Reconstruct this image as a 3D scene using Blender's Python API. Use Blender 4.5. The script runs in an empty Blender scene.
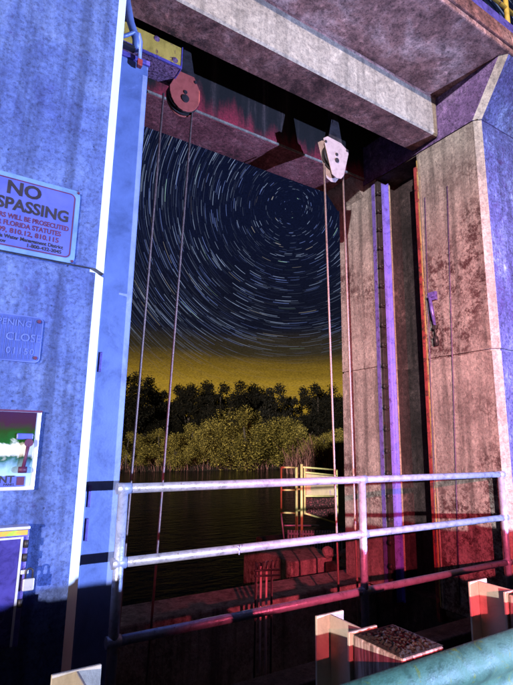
import bpy, bmesh, math, random
from mathutils import Vector, Matrix
R = math.radians
rnd = random.Random(7)
S = bpy.context.scene
COL = S.collection

# ------------------------------------------------------------------ camera
CAM = Vector((0.0, -3.57, 1.45))
F_PX, PITCH, ROLL, HEAD = 484.7, R(11.4886), R(0.9498), R(32.14)
fw = Vector((math.sin(HEAD)*math.cos(PITCH), math.cos(HEAD)*math.cos(PITCH), math.sin(PITCH)))
rt0 = Vector((math.cos(HEAD), -math.sin(HEAD), 0)); up0 = rt0.cross(fw)
RT = rt0*math.cos(ROLL) + up0*math.sin(ROLL)
UP = up0*math.cos(ROLL) - rt0*math.sin(ROLL)
cd = bpy.data.cameras.new('camera'); cam = bpy.data.objects.new('camera', cd); COL.objects.link(cam)
m = Matrix((RT, UP, -fw)).transposed().to_4x4(); m.translation = CAM
cam.matrix_world = m
cd.sensor_fit = 'VERTICAL'; cd.sensor_height = 36.0; cd.lens = F_PX/685*36
cd.clip_start = 0.05; cd.clip_end = 6000
S.camera = cam

def ray(px, py):
    return RT*((px-256.5)/F_PX) - UP*((py-342.5)/F_PX) + fw
def on_y(px, py, Y):
    r = ray(px, py); return CAM + r*((Y-CAM.y)/r.y)

# ------------------------------------------------------------------ world: night sky with an amber glow of a far town on the horizon
SUN_EL, SUN_AZ = R(5.0), R(44.6)          # light travels towards +X (sin) and +Y (cos)
W = bpy.data.worlds.new('World'); S.world = W; W.use_nodes = True
nt = W.node_tree; N = nt.nodes; L = nt.links
for n in list(N): N.remove(n)
out = N.new('ShaderNodeOutputWorld'); add = N.new('ShaderNodeAddShader')
sky = N.new('ShaderNodeTexSky'); sky.sky_type = 'NISHITA'; sky.sun_disc = False
sky.sun_elevation = SUN_EL; sky.sun_rotation = R(180) + SUN_AZ
bg1 = N.new('ShaderNodeBackground'); bg1.inputs[1].default_value = 0.0006
L.new(sky.outputs[0], bg1.inputs[0])
tc = N.new('ShaderNodeTexCoord'); sep = N.new('ShaderNodeSeparateXYZ'); L.new(tc.outputs['Generated'], sep.inputs[0])
nz = N.new('ShaderNodeTexNoise'); nz.inputs['Scale'].default_value = 3.0; nz.inputs['Detail'].default_value = 5
mp = N.new('ShaderNodeMapping'); mp.inputs['Scale'].default_value = (1, 1, 9); L.new(tc.outputs['Generated'], mp.inputs[0]); L.new(mp.outputs[0], nz.inputs[0])
ma = N.new('ShaderNodeMath'); ma.operation = 'MULTIPLY_ADD'; ma.inputs[1].default_value = 0.05
L.new(nz.outputs[0], ma.inputs[0]); L.new(sep.outputs['Z'], ma.inputs[2])
cr = N.new('ShaderNodeValToRGB'); e = cr.color_ramp; e.interpolation = 'EASE'
e.elements[0].position = 0.0; e.elements[0].color = (0.30, 0.18, 0.016, 1)
e.elements[1].position = 1.0; e.elements[1].color = (0.0022, 0.0028, 0.011, 1)
for p, c in ((0.145, (0.29, 0.175, 0.016, 1)), (0.175, (0.15, 0.09, 0.009, 1)), (0.21, (0.026, 0.019, 0.009, 1)), (0.26, (0.0036, 0.0040, 0.013, 1)), (0.5, (0.0032, 0.0050, 0.022, 1))):
    k = e.elements.new(p); k.color = c
L.new(ma.outputs[0], cr.inputs[0])
g2 = N.new('ShaderNodeTexNoise'); g2.inputs['Scale'].default_value = 260.0; g2.inputs['Detail'].default_value = 4; g2.inputs['Roughness'].default_value = 0.8
mp2 = N.new('ShaderNodeMapping'); mp2.inputs['Scale'].default_value = (1, 1, 2.5); L.new(tc.outputs['Generated'], mp2.inputs[0]); L.new(mp2.outputs[0], g2.inputs[0])
g3 = N.new('ShaderNodeMapRange'); g3.inputs[1].default_value = 0.3; g3.inputs[2].default_value = 0.7; g3.inputs[3].default_value = 0.38; g3.inputs[4].default_value = 1.1; L.new(g2.outputs[0], g3.inputs[0])
bg2 = N.new('ShaderNodeBackground'); L.new(g3.outputs[0], bg2.inputs[1]); L.new(cr.outputs[0], bg2.inputs[0])
L.new(bg1.outputs[0], add.inputs[0]); L.new(bg2.outputs[0], add.inputs[1]); L.new(add.outputs[0], out.inputs[0])

# ------------------------------------------------------------------ lights
def lamp(kind, name, loc, aim, **kw):
    d = bpy.data.lights.new(name, kind); o = bpy.data.objects.new(name, d); COL.objects.link(o)
    o.location = loc
    o.rotation_euler = (Vector(aim)-Vector(loc)).to_track_quat('-Z', 'Y').to_euler()
    for k, v in kw.items(): setattr(d, k, v)
    return o
sd = Vector((math.sin(SUN_AZ)*math.cos(SUN_EL), math.cos(SUN_AZ)*math.cos(SUN_EL), -math.sin(SUN_EL)))
lamp('SUN', 'warm_low_light', (-30, -40, 6), Vector((-30, -40, 6))+sd, energy=4.6, angle=R(0.6), color=(1.0, 0.87, 0.82))  # low sun lamp standing in for the warm light from the road
# the two vehicle lamps on the road behind the camera whose beams and rail shadows the photograph shows
lamp('SPOT', 'headlamp', (7.4, -7.2, 1.28), (1.9, 0.0, 2.3), energy=7400, color=(0.40, 0.53, 1.0), spot_size=R(98), spot_blend=0.75, shadow_soft_size=0.05)
lamp('SPOT', 'brake_lamp', (-1.0, -9.0, 2.9), (5.3, -0.6, 1.5), energy=8500, color=(1.0, 0.10, 0.15), spot_size=R(46), spot_blend=0.85, shadow_soft_size=0.05)

vs = S.view_settings; vs.view_transform = 'Standard'; vs.look = 'None'; vs.exposure = 0.5; vs.gamma = 1.0; vs.use_curve_mapping = False

# ------------------------------------------------------------------ materials
def new_mat(name):
    mt = bpy.data.materials.new(name); mt.use_nodes = True
    n = mt.node_tree.nodes; b = n['Principled BSDF']
    return mt, n, mt.node_tree.links, b
def ramp(n, stops, interp='LINEAR'):
    r = n.new('ShaderNodeValToRGB'); el = r.color_ramp.elements; r.color_ramp.interpolation = interp
    el[0].position, el[0].color = stops[0][0], (*stops[0][1], 1)
    el[1].position, el[1].color = stops[-1][0], (*stops[-1][1], 1)
    for p, c in stops[1:-1]: k = el.new(p); k.color = (*c, 1)
    return r
def noise(n, l, vec, scale, detail=8, rough=0.6, dist=0.0):
    t = n.new('ShaderNodeTexNoise'); t.inputs['Scale'].default_value = scale; t.inputs['Detail'].default_value = detail
    t.inputs['Roughness'].default_value = rough; t.inputs['Distortion'].default_value = dist
    l.new(vec, t.inputs['Vector']); return t
def mapping(n, l, vec, sc, loc=(0, 0, 0)):
    mpn = n.new('ShaderNodeMapping'); mpn.inputs['Scale'].default_value = sc; mpn.inputs['Location'].default_value = loc
    l.new(vec, mpn.inputs[0]); return mpn.outputs[0]
def mix(n, l, mode, fac, a, b):
    x = n.new('ShaderNodeMix'); x.data_type = 'RGBA'; x.blend_type = mode
    if isinstance(fac, float): x.inputs[0].default_value = fac
    else: l.new(fac, x.inputs[0])
    for s, v in ((6, a), (7, b)):
        if isinstance(v, tuple): x.inputs[s].default_value = (*v, 1)
        else: l.new(v, x.inputs[s])
    return x.outputs[2]

def concrete(name, dark, mid, light, stain=(0.05, 0.03, 0.025), stain_amt=0.5, stain_lo=0.52, streak=0.4, bump=0.5, seed=0, fine=14.0, grain=1.0):
    mt, n, l, b = new_mat(name)
    t = n.new('ShaderNodeTexCoord'); v = mapping(n, l, t.outputs['Object'], (1, 1, 1), (seed*3.1, seed*1.7, seed*2.3))
    big = noise(n, l, v, 1.3, 12, 0.72, 0.4)
    r1 = ramp(n, [(0.30, dark), (0.5, mid), (0.70, light)]); l.new(big.outputs[0], r1.inputs[0])
    f = noise(n, l, v, fine, 10, 0.74, 0.15)
    r2 = ramp(n, [(0.34, (0.26, 0.26, 0.29)), (0.49, (0.95, 0.95, 0.95)), (0.66, (1.65, 1.62, 1.55))]); l.new(f.outputs[0], r2.inputs[0])
    c = mix(n, l, 'MULTIPLY', 0.85*grain, r1.outputs[0], r2.outputs[0])
    rg = n.new('ShaderNodeTexNoise'); rg.noise_type = 'RIDGED_MULTIFRACTAL'; rg.inputs['Scale'].default_value = 9.0; rg.inputs['Detail'].default_value = 9; rg.inputs['Roughness'].default_value = 0.62; rg.inputs['Distortion'].default_value = 0.35
    l.new(mapping(n, l, v, (1.0, 1.0, 0.7)), rg.inputs['Vector'])
    r2b = ramp(n, [(0.12, (0.42, 0.42, 0.45)), (0.5, (1.0, 1.0, 1.0)), (1.0, (1.75, 1.72, 1.66))]); l.new(rg.outputs[0], r2b.inputs[0])
    c = mix(n, l, 'MULTIPLY', 0.7*grain, c, r2b.outputs[0])
    sk = noise(n, l, v, 38, 4, 0.8); r2c = ramp(n, [(0.38, (0.22, 0.20, 0.23)), (0.475, (1, 1, 1)), (0.68, (1.25, 1.25, 1.22))]); l.new(sk.outputs[0], r2c.inputs[0])
    c = mix(n, l, 'MULTIPLY', 0.8*grain, c, r2c.outputs[0])
    sn = noise(n, l, v, 6.5, 14, 0.86, 0.1)
    r3 = ramp(n, [(stain_lo, (0, 0, 0)), (stain_lo+0.07, (1, 1, 1))]); l.new(sn.outputs[0], r3.inputs[0])
    mk = noise(n, l, v, 0.7, 3, 0.5); r3b = ramp(n, [(0.45, (0, 0, 0)), (0.62, (1, 1, 1))]); l.new(mk.outputs[0], r3b.inputs[0])
    mu = n.new('ShaderNodeMath'); mu.operation = 'MULTIPLY'; l.new(r3.outputs[0], mu.inputs[0]); l.new(r3b.outputs[0], mu.inputs[1])
    mu2 = n.new('ShaderNodeMath'); mu2.operation = 'MULTIPLY'; mu2.inputs[1].default_value = stain_amt; l.new(mu.outputs[0], mu2.inputs[0])
    c = mix(n, l, 'MIX', mu2.outputs[0], c, stain)
    st = noise(n, l, mapping(n, l, v, (7, 7, 0.35)), 1.0, 6, 0.6)
    r4 = ramp(n, [(0.36, (0.25, 0.25, 0.27)), (0.52, (1, 1, 1))]); l.new(st.outputs[0], r4.inputs[0])
    c = mix(n, l, 'MULTIPLY', streak, c, r4.outputs[0])
    vo = n.new('ShaderNodeTexVoronoi'); vo.inputs['Scale'].default_value = 9; l.new(v, vo.inputs['Vector'])
    r5 = ramp(n, [(0.03, (0.18, 0.16, 0.16)), (0.075, (1, 1, 1))]); l.new(vo.outputs['Distance'], r5.inputs[0])
    c = mix(n, l, 'MULTIPLY', 0.6, c, r5.outputs[0])
    l.new(c, b.inputs['Base Color']); b.inputs['Roughness'].default_value = 0.8
    b.inputs['Specular IOR Level'].default_value = 0.3
    f2 = noise(n, l, v, 45, 6, 0.7); ad = n.new('ShaderNodeMath'); ad.operation = 'MULTIPLY_ADD'; ad.inputs[1].default_value = 0.5
    l.new(f2.outputs[0], ad.inputs[0]); l.new(f.outputs[0], ad.inputs[2])
    ad2 = n.new('ShaderNodeMath'); ad2.operation = 'ADD'; l.new(ad.outputs[0], ad2.inputs[0]); l.new(r5.outputs[0], ad2.inputs[1])
    bp = n.new('ShaderNodeBump'); bp.inputs['Strength'].default_value = bump; bp.inputs['Distance'].default_value = 0.02
    l.new(ad2.outputs[0], bp.inputs['Height']); l.new(bp.outputs[0], b.inputs['Normal'])
    return mt

def paint(name, col, var=0.35, rough=0.45, metal=0.0, rust=None, rust_lo=0.58, bump=0.12, scale=6.0):
    mt, n, l, b = new_mat(name)
    t = n.new('ShaderNodeTexCoord'); v = t.outputs['Object']
    a = noise(n, l, v, scale, 10, 0.7, 0.5)
    d = tuple(x*(1-var) for x in col); u = tuple(min(1.0, x*(1+var*0.6)) for x in col)
    r1 = ramp(n, [(0.32, d), (0.5, col), (0.7, u)]); l.new(a.outputs[0], r1.inputs[0]); c = r1.outputs[0]
    if rust:
        q = noise(n, l, v, scale*1.7, 12, 0.75, 0.7); r2 = ramp(n, [(rust_lo, (0, 0, 0)), (rust_lo+0.06, (1, 1, 1))]); l.new(q.outputs[0], r2.inputs[0])
        c = mix(n, l, 'MIX', r2.outputs[0], c, rust)
    l.new(c, b.inputs['Base Color']); b.inputs['Metallic'].default_value = metal
    r3 = ramp(n, [(0.3, (rough*0.7,)*3), (0.7, (min(1, rough*1.35),)*3)]); l.new(a.outputs[0], r3.inputs[0]); l.new(r3.outputs[0], b.inputs['Roughness'])
    f = noise(n, l, v, 60, 5, 0.6); bp = n.new('ShaderNodeBump'); bp.inputs['Strength'].default_value = bump; bp.inputs['Distance'].default_value = 0.008
    l.new(f.outputs[0], bp.inputs['Height']); l.new(bp.outputs[0], b.inputs['Normal'])
    return mt

def leafmat(name, a, bcol):
    mt, n, l, b = new_mat(name)
    g = n.new('ShaderNodeNewGeometry'); oi = n.new('ShaderNodeObjectInfo')
    r1 = ramp(n, [(0.0, a), (0.55, tuple(0.72*p+0.28*q_ for p, q_ in zip(a, bcol))), (1.0, bcol)]); l.new(g.outputs['Random Per Island'], r1.inputs[0])
    l.new(r1.outputs[0], b.inputs['Base Color']); b.inputs['Roughness'].default_value = 0.7
    b.inputs['Specular IOR Level'].default_value = 0.15
    return mt

M = {}
M['blue'] = concrete('blue_lit_concrete', (0.065, 0.10, 0.36), (0.115, 0.185, 0.50), (0.20, 0.29, 0.60), (0.05, 0.035, 0.20), 0.75, 0.55, 0.6, 0.9, 1, 30, 0.58)  # blue of the headlamp put into the left pier's front colour
M['violet_lit_front'] = concrete('violet_blue_lit_concrete', (0.07, 0.06, 0.22), (0.13, 0.15, 0.40), (0.26, 0.34, 0.62), (0.05, 0.02, 0.10), 0.8, 0.5, 0.6, 0.8, 21, 24)  # blue and violet lamplight put into the right pier's front colour
M['white_edge'] = paint('white_edge_tone', (0.92, 0.92, 0.90), 0.06, 0.6, bump=0.1)  # white for the left pier chamfer and the road edge line
M['tan'] = concrete('tan_concrete', (0.21, 0.185, 0.18), (0.34, 0.305, 0.295), (0.46, 0.425, 0.40), (0.055, 0.026, 0.030), 1.0, 0.47, 0.65, 0.8, 2, 22, 0.55)
M['violet_lit_conc'] = concrete('violet_lit_concrete', (0.13, 0.08, 0.22), (0.22, 0.14, 0.36), (0.36, 0.26, 0.50), (0.08, 0.04, 0.10), 0.7, 0.55, 0.2, 0.5, 12, 12)  # violet light on the corbel put into its concrete colour
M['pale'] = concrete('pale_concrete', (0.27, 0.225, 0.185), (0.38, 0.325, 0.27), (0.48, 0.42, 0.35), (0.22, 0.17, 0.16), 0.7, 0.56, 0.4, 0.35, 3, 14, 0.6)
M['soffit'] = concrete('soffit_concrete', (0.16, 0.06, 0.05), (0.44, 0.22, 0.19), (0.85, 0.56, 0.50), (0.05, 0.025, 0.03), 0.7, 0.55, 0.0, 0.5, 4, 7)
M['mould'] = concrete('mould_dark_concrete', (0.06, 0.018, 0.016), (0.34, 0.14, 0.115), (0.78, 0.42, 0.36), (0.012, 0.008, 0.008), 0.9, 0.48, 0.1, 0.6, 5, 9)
mt, n, l, b = new_mat('streaked_redlit_wall'); M['streaked'] = mt
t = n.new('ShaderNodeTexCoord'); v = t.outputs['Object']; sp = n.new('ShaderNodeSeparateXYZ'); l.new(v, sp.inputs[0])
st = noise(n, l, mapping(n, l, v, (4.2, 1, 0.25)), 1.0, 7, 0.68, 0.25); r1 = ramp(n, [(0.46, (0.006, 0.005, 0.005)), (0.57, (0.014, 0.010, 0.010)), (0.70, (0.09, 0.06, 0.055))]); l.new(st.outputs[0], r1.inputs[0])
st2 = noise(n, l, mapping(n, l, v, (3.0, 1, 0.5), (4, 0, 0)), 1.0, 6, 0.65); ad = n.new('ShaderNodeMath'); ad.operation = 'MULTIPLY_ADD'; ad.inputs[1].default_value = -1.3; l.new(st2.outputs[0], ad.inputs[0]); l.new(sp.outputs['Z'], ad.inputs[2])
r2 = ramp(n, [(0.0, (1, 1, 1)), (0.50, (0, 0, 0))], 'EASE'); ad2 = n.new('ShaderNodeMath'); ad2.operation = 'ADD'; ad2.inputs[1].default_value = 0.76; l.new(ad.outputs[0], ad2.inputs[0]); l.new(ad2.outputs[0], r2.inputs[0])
c = mix(n, l, 'MIX', r2.outputs[0], r1.outputs[0], (0.36, 0.025, 0.045))  # crimson lower band: red lamplight put into the wall colour
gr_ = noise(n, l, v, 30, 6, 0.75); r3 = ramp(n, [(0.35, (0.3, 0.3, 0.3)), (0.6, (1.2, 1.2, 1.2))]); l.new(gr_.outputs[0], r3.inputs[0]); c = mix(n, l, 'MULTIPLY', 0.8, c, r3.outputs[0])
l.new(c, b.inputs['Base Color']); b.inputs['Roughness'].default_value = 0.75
M['reddish'] = concrete('red_lit_concrete', (0.14, 0.03, 0.04), (0.42, 0.13, 0.14), (0.66, 0.28, 0.28), (0.04, 0.02, 0.02), 0.9, 0.5, 0.1, 0.6, 15, 18)  # red lamplight on the upstream beam's underside put into the colour
M['dark_conc'] = concrete('damp_dark_concrete', (0.05, 0.04, 0.035), (0.10, 0.08, 0.07), (0.19, 0.15, 0.135), (0.02, 0.015, 0.015), 0.8, 0.5, 0.5, 0.6, 7, 11)
M['slot_shade'] = concrete('shaded_slot_concrete', (0.02, 0.014, 0.016), (0.05, 0.035, 0.038), (0.12, 0.085, 0.085), (0.015, 0.01, 0.01), 0.8, 0.5, 0.6, 0.6, 17, 14)  # shade inside the gate slot put into its wall colour
M['asphalt'] = concrete('asphalt', (0.035, 0.035, 0.035), (0.05, 0.05, 0.05), (0.07, 0.07, 0.07), (0.02, 0.02, 0.02), 0.5, 0.55, 0.0, 0.6, 8, 30)
M['galv'] = paint('galvanised_pipe', (0.34, 0.38, 0.55), 0.45, 0.34, 0.35, (0.16, 0.13, 0.16), 0.60, 0.35, 14)
M['housing'] = paint('pale_blue_housing', (0.14, 0.20, 0.44), 0.35, 0.42, 0.1, (0.18, 0.24, 0.52), 0.60, 0.1, 3)
M['teal'] = paint('teal_guardrail', (0.022, 0.125, 0.095), 0.5, 0.62, 0.1, (0.05, 0.13, 0.02), 0.57, 0.4, 8)
M['post_steel'] = paint('pale_post_steel', (0.42, 0.37, 0.29), 0.30, 0.45, 0.2, (0.30, 0.17, 0.06), 0.63, 0.25, 7)
M['rope'] = paint('wire_rope', (0.30, 0.21, 0.20), 0.4, 0.5, 0.4, bump=0.6, scale=25)
M['rod'] = paint('worn_rod_steel', (0.55, 0.40, 0.40), 0.3, 0.5, 0.2, scale=12)
M['dark_steel'] = paint('dark_steel', (0.035, 0.030, 0.035), 0.5, 0.5, 0.3, (0.10, 0.04, 0.03), 0.6, 0.3, 8)
M['violet_steel'] = paint('violet_steel', (0.13, 0.10, 0.40), 0.55, 0.35, 0.25, (0.05, 0.025, 0.10), 0.56, 0.2, 8)
M['guide'] = paint('violet_lit_guide', (0.20, 0.17, 0.70), 0.4, 0.3, 0.25, (0.08, 0.04, 0.22), 0.58, 0.2, 7)  # violet lamplight on the slot guide put into its colour
M['line_shade'] = paint('violet_shadow_tone', (0.06, 0.035, 0.10), 0.5, 0.5, 0.1, (0.16, 0.09, 0.22), 0.55, 0.3, 9)  # dark violet for the tubes that draw the rope shadows
M['red_steel'] = paint('red_tone_steel', (0.22, 0.035, 0.04), 0.6, 0.5, 0.1, (0.06, 0.02, 0.02), 0.52, 0.3, 6)  # on the slot corner, red lamplight put into the steel colour
M['ochre'] = paint('ochre_paint', (0.50, 0.34, 0.06), 0.45, 0.6, 0.0, (0.16, 0.06, 0.06), 0.57, 0.2, 5)
M['strip'] = paint('worn_yellow_strip', (0.34, 0.26, 0.10), 0.5, 0.5, 0.1, (0.20, 0.05, 0.05), 0.53, 0.3, 5)
M['purple_rust'] = paint('purple_scaly_steel', (0.26, 0.14, 0.26), 0.65, 0.6, 0.1, (0.05, 0.02, 0.05), 0.50, 0.9, 22)
M['sheave'] = paint('sheave_plate_paint', (0.42, 0.31, 0.31), 0.25, 0.42, 0.15, (0.26, 0.13, 0.11), 0.64, 0.25, 10)
M['sheave_red_lit'] = paint('sheave_red_lit_plate', (0.44, 0.10, 0.08), 0.25, 0.42, 0.15, (0.28, 0.08, 0.06), 0.62, 0.25, 10)  # red lamplight on the left pulley put into the plate colour
M['sign'] = paint('sign_face', (0.065, 0.088, 0.36), 0.12, 0.45, 0.0, bump=0.05)
M['sign_edge'] = paint('sign_worn_edge', (0.10, 0.20, 0.42), 0.3, 0.5)
M['ink'] = paint('black_ink', (0.012, 0.010, 0.022), 0.2, 0.6)
M['maroon'] = paint('maroon_ink', (0.07, 0.010, 0.05), 0.3, 0.6)
M['plaque'] = paint('stamped_plaque', (0.075, 0.12, 0.42), 0.25, 0.38, 0.4)
M['plaque_text'] = paint('plaque_relief', (0.11, 0.165, 0.50), 0.2, 0.4, 0.3)
M['glassy'] = None
M['violet_panel'] = paint('violet_cabinet_door', (0.05, 0.04, 0.22), 0.5, 0.28, 0.2, (0.20, 0.16, 0.42), 0.66, 0.15, 9)
M['cab_edge'] = paint('cabinet_bare_edge', (0.62, 0.62, 0.74), 0.15, 0.35, 0.4)
M['lime'] = paint('lime_strip', (0.25, 0.42, 0.03), 0.5, 0.5, 0, (0.45, 0.30, 0.04), 0.5)
M['brass'] = paint('padlock_metal', (0.62, 0.60, 0.62), 0.2, 0.3, 0.5)
M['yellow_green'] = paint('yellow_green_frame', (0.55, 0.55, 0.24), 0.25, 0.5, 0.1, (0.34, 0.16, 0.16), 0.62)
M['cream_panel'] = paint('cream_panel', (0.60, 0.50, 0.34), 0.2, 0.6, 0.0, (0.42, 0.30, 0.40), 0.55, 0.1, 3)
M['mesh_red'] = paint('red_speckle_mesh', (0.02, 0.01, 0.012), 0.2, 0.6, 0.0, (0.50, 0.13, 0.18), 0.54, 0.5, 16)
M['bark'] = paint('bark', (0.035, 0.026, 0.018), 0.4, 0.8, bump=0.8)
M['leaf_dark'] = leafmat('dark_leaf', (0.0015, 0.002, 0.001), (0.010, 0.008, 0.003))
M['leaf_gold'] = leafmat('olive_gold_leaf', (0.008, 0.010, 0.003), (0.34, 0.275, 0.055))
M['reed'] = leafmat('dry_reed', (0.012, 0.007, 0.005), (0.34, 0.15, 0.13))
M['soil'] = concrete('bank_soil', (0.02, 0.016, 0.010), (0.035, 0.03, 0.018), (0.05, 0.045, 0.02), seed=9, streak=0.0)
# weathered timber
mt, n, l, b = new_mat('weathered_timber'); M['timber'] = mt
t = n.new('ShaderNodeTexCoord'); v = t.outputs['Object']
g = noise(n, l, mapping(n, l, v, (45, 45, 3)), 1.0, 8, 0.7, 0.3); r1 = ramp(n, [(0.34, (0.04, 0.025, 0.02)), (0.5, (0.28, 0.21, 0.17)), (0.66, (0.62, 0.55, 0.50))]); l.new(g.outputs[0], r1.inputs[0])
l.new(r1.outputs[0], b.inputs['Base Color']); b.inputs['Roughness'].default_value = 0.9
bp = n.new('ShaderNodeBump'); bp.inputs['Strength'].default_value = 0.8; bp.inputs['Distance'].default_value = 0.01; l.new(g.outputs[0], bp.inputs['Height']); l.new(bp.outputs[0], b.inputs['Normal'])
M['moss'] = concrete('lichen_crust', (0.02, 0.015, 0.014), (0.10, 0.08, 0.06), (0.55, 0.48, 0.42), (0.02, 0.015, 0.01), 0.8, 0.45, 0.0, 1.0, 10, 110)
# dark water
mt, n, l, b = new_mat('dark_water'); M['water'] = mt
t = n.new('ShaderNodeTexCoord'); v = t.outputs['Object']
w1 = noise(n, l, mapping(n, l, v, (1.0, 2.2, 1)), 1.1, 5, 0.6, 0.3); w2 = noise(n, l, v, 7, 3, 0.5)
ad = n.new('ShaderNodeMath'); ad.operation = 'MULTIPLY_ADD'; ad.inputs[1].default_value = 0.15; l.new(w2.outputs[0], ad.inputs[0]); l.new(w1.outputs[0], ad.inputs[2])
bp = n.new('ShaderNodeBump'); bp.inputs['Strength'].default_value = 0.6; bp.inputs['Distance'].default_value = 0.12; l.new(ad.outputs[0], bp.inputs['Height']); l.new(bp.outputs[0], b.inputs['Normal'])
b.inputs['Base Color'].default_value = (0.004, 0.005, 0.008, 1); b.inputs['Roughness'].default_value = 0.07; b.inputs['IOR'].default_value = 1.05
# glossy window of the control box: its coloured reflections painted in bands
mt, n, l, b = new_mat('window_reflections'); M['glassy'] = mt
t = n.new('ShaderNodeTexCoord'); v = t.outputs['Object']; sp = n.new('ShaderNodeSeparateXYZ'); l.new(v, sp.inputs[0])
q = noise(n, l, v, 9, 6, 0.6, 0.6); ad = n.new('ShaderNodeMath'); ad.operation = 'MULTIPLY_ADD'; ad.inputs[1].default_value = 0.16; l.new(q.outputs[0], ad.inputs[0]); l.new(sp.outputs['Z'], ad.inputs[2])
r1 = ramp(n, [(0.10, (0.42, 0.45, 0.85)), (0.20, (0.25, 0.42, 0.62)), (0.27, (0.006, 0.07, 0.04)), (0.31, (0.80, 0.80, 0.78)), (0.375, (0.80, 0.82, 0.80)), (0.40, (0.005, 0.08, 0.015)), (0.45, (0.012, 0.04, 0.01)), (0.50, (0.035, 0.012, 0.03)), (0.60, (0.03, 0.01, 0.05))])
l.new(ad.outputs[0], r1.inputs[0]); l.new(r1.outputs[0], b.inputs['Base Color']); b.inputs['Roughness'].default_value = 0.18
# star trails: emission from a colour attribute
mt, n, l, b = new_mat('star_light'); M['star'] = mt
at = n.new('ShaderNodeAttribute'); at.attribute_name = 'Col'; em = n.new('ShaderNodeEmission'); l.new(at.outputs['Color'], em.inputs[0]); em.inputs[1].default_value = 1.0
tr = n.new('ShaderNodeBsdfTransparent'); ash = n.new('ShaderNodeAddShader'); l.new(em.outputs[0], ash.inputs[0]); l.new(tr.outputs[0], ash.inputs[1])
l.new(ash.outputs[0], n['Material Output'].inputs[0])

# ------------------------------------------------------------------ mesh helpers
class MB:
    def __init__(s): s.bm = bmesh.new(); s.mi = 0
    def box(s, x0, x1, y0, y1, z0, z1):
        v = [s.bm.verts.new(p) for p in ((x0,y0,z0),(x1,y0,z0),(x1,y1,z0),(x0,y1,z0),(x0,y0,z1),(x1,y0,z1),(x1,y1,z1),(x0,y1,z1))]
        for f in ((0,3,2,1),(4,5,6,7),(0,1,5,4),(1,2,6,5),(2,3,7,6),(3,0,4,7)):
            k = s.bm.faces.new([v[i] for i in f]); k.material_index = s.mi
        return s
    def loft(s, A, B, capA=True, capB=True):
        a = [s.bm.verts.new(p) for p in A]; b = [s.bm.verts.new(p) for p in B]; n = len(a)
        for i in range(n):
            f = s.bm.faces.new((a[i], a[(i+1) % n], b[(i+1) % n], b[i])); f.material_index = s.mi
        if capA: s.bm.faces.new(a[::-1]).material_index = s.mi
        if capB: s.bm.faces.new(b).material_index = s.mi
        return s
    def plan(s, P, z0, z1): return s.loft([(x, y, z0) for x, y in P], [(x, y, z1) for x, y in P])
    def tube(s, pts, r, seg=10, caps=True):
        pts = [Vector(p) for p in pts]; rings = []; ref = None
        rr = r if isinstance(r, (list, tuple)) else [r]*len(pts)
        for i, p in enumerate(pts):
            d = (pts[min(i+1, len(pts)-1)] - pts[max(i-1, 0)]).normalized()
            if ref is None or abs(ref.dot(d)) > 0.98: ref = Vector((1, 0, 0)) if abs(d.x) < 0.9 else Vector((0, 0, 1))
            u = (ref - d*ref.dot(d)).normalized(); w = d.cross(u); ref = u
            rings.append([s.bm.verts.new(p + (u*math.cos(a)+w*math.sin(a))*rr[i]) for a in (2*math.pi*k/seg for k in range(seg))])
        for a, b in zip(rings, rings[1:]):
            for k in range(seg):
                f = s.bm.faces.new((a[k], a[(k+1) % seg], b[(k+1) % seg], b[k])); f.smooth = True; f.material_index = s.mi
        if caps:
            s.bm.faces.new(rings[0][::-1]).material_index = s.mi; s.bm.faces.new(rings[-1]).material_index = s.mi
        return s
    def disc(s, c, axis, r, h, seg=20):
        c = Vector(c); a = Vector(axis).normalized(); return s.tube([c-a*h/2, c+a*h/2], r, seg)
def tag(o, label=None, cat=None, group=None, kind=None):
    for k, v in (('label', label), ('category', cat), ('group', group), ('kind', kind)):
        if v: o[k] = v
    return o
def empty(name, loc, label=None, cat=None, group=None, kind=None):
    o = bpy.data.objects.new(name, None); COL.objects.link(o); o.location = loc; o.empty_display_size = 0.2
    return tag(o, label, cat, group, kind)
def wloc(o):
    v = Vector(o.location)
    while o.parent: o = o.parent; v = v + Vector(o.location)
    return v
def build(mb, name, mat, parent=None, bevel=0.0, seg=2, base=None, normals=True):
    """link the collected shape (given in world coordinates) as one mesh object with its origin at base"""
    bm = mb.bm if isinstance(mb, MB) else mb
    if normals: bmesh.ops.recalc_face_normals(bm, faces=bm.faces)
    me = bpy.data.meshes.new(name)
    vs_ = [v.co for v in bm.verts]
    if base is None:
        base = Vector(((min(v.x for v in vs_)+max(v.x for v in vs_))/2, (min(v.y for v in vs_)+max(v.y for v in vs_))/2, min(v.z for v in vs_)))
    base = Vector(base)
    bmesh.ops.translate(bm, verts=bm.verts, vec=-base)
    bm.to_mesh(me); bm.free()
    for mm in (mat if isinstance(mat, (list, tuple)) else [mat]): me.materials.append(M[mm] if isinstance(mm, str) else mm)
    o = bpy.data.objects.new(name, me); COL.objects.link(o)
    if parent is not None:
        o.parent = parent; o.location = base - wloc(parent)
    else: o.location = base
    if bevel:
        b = o.modifiers.new('bevel', 'BEVEL'); b.width = bevel; b.segments = seg; b.limit_method = 'ANGLE'; b.angle_limit = R(35)
    return o
def clone(o, parent=None, move=(0, 0, 0), label=None):
    c = o.copy(); COL.objects.link(c); c.parent = parent if parent else o.parent
    c.location = Vector(o.location) + Vector(move)
    if label: c['label'] = label
    for ch in o.children: 
        d = ch.copy(); COL.objects.link(d); d.parent = c
    return c
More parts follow.
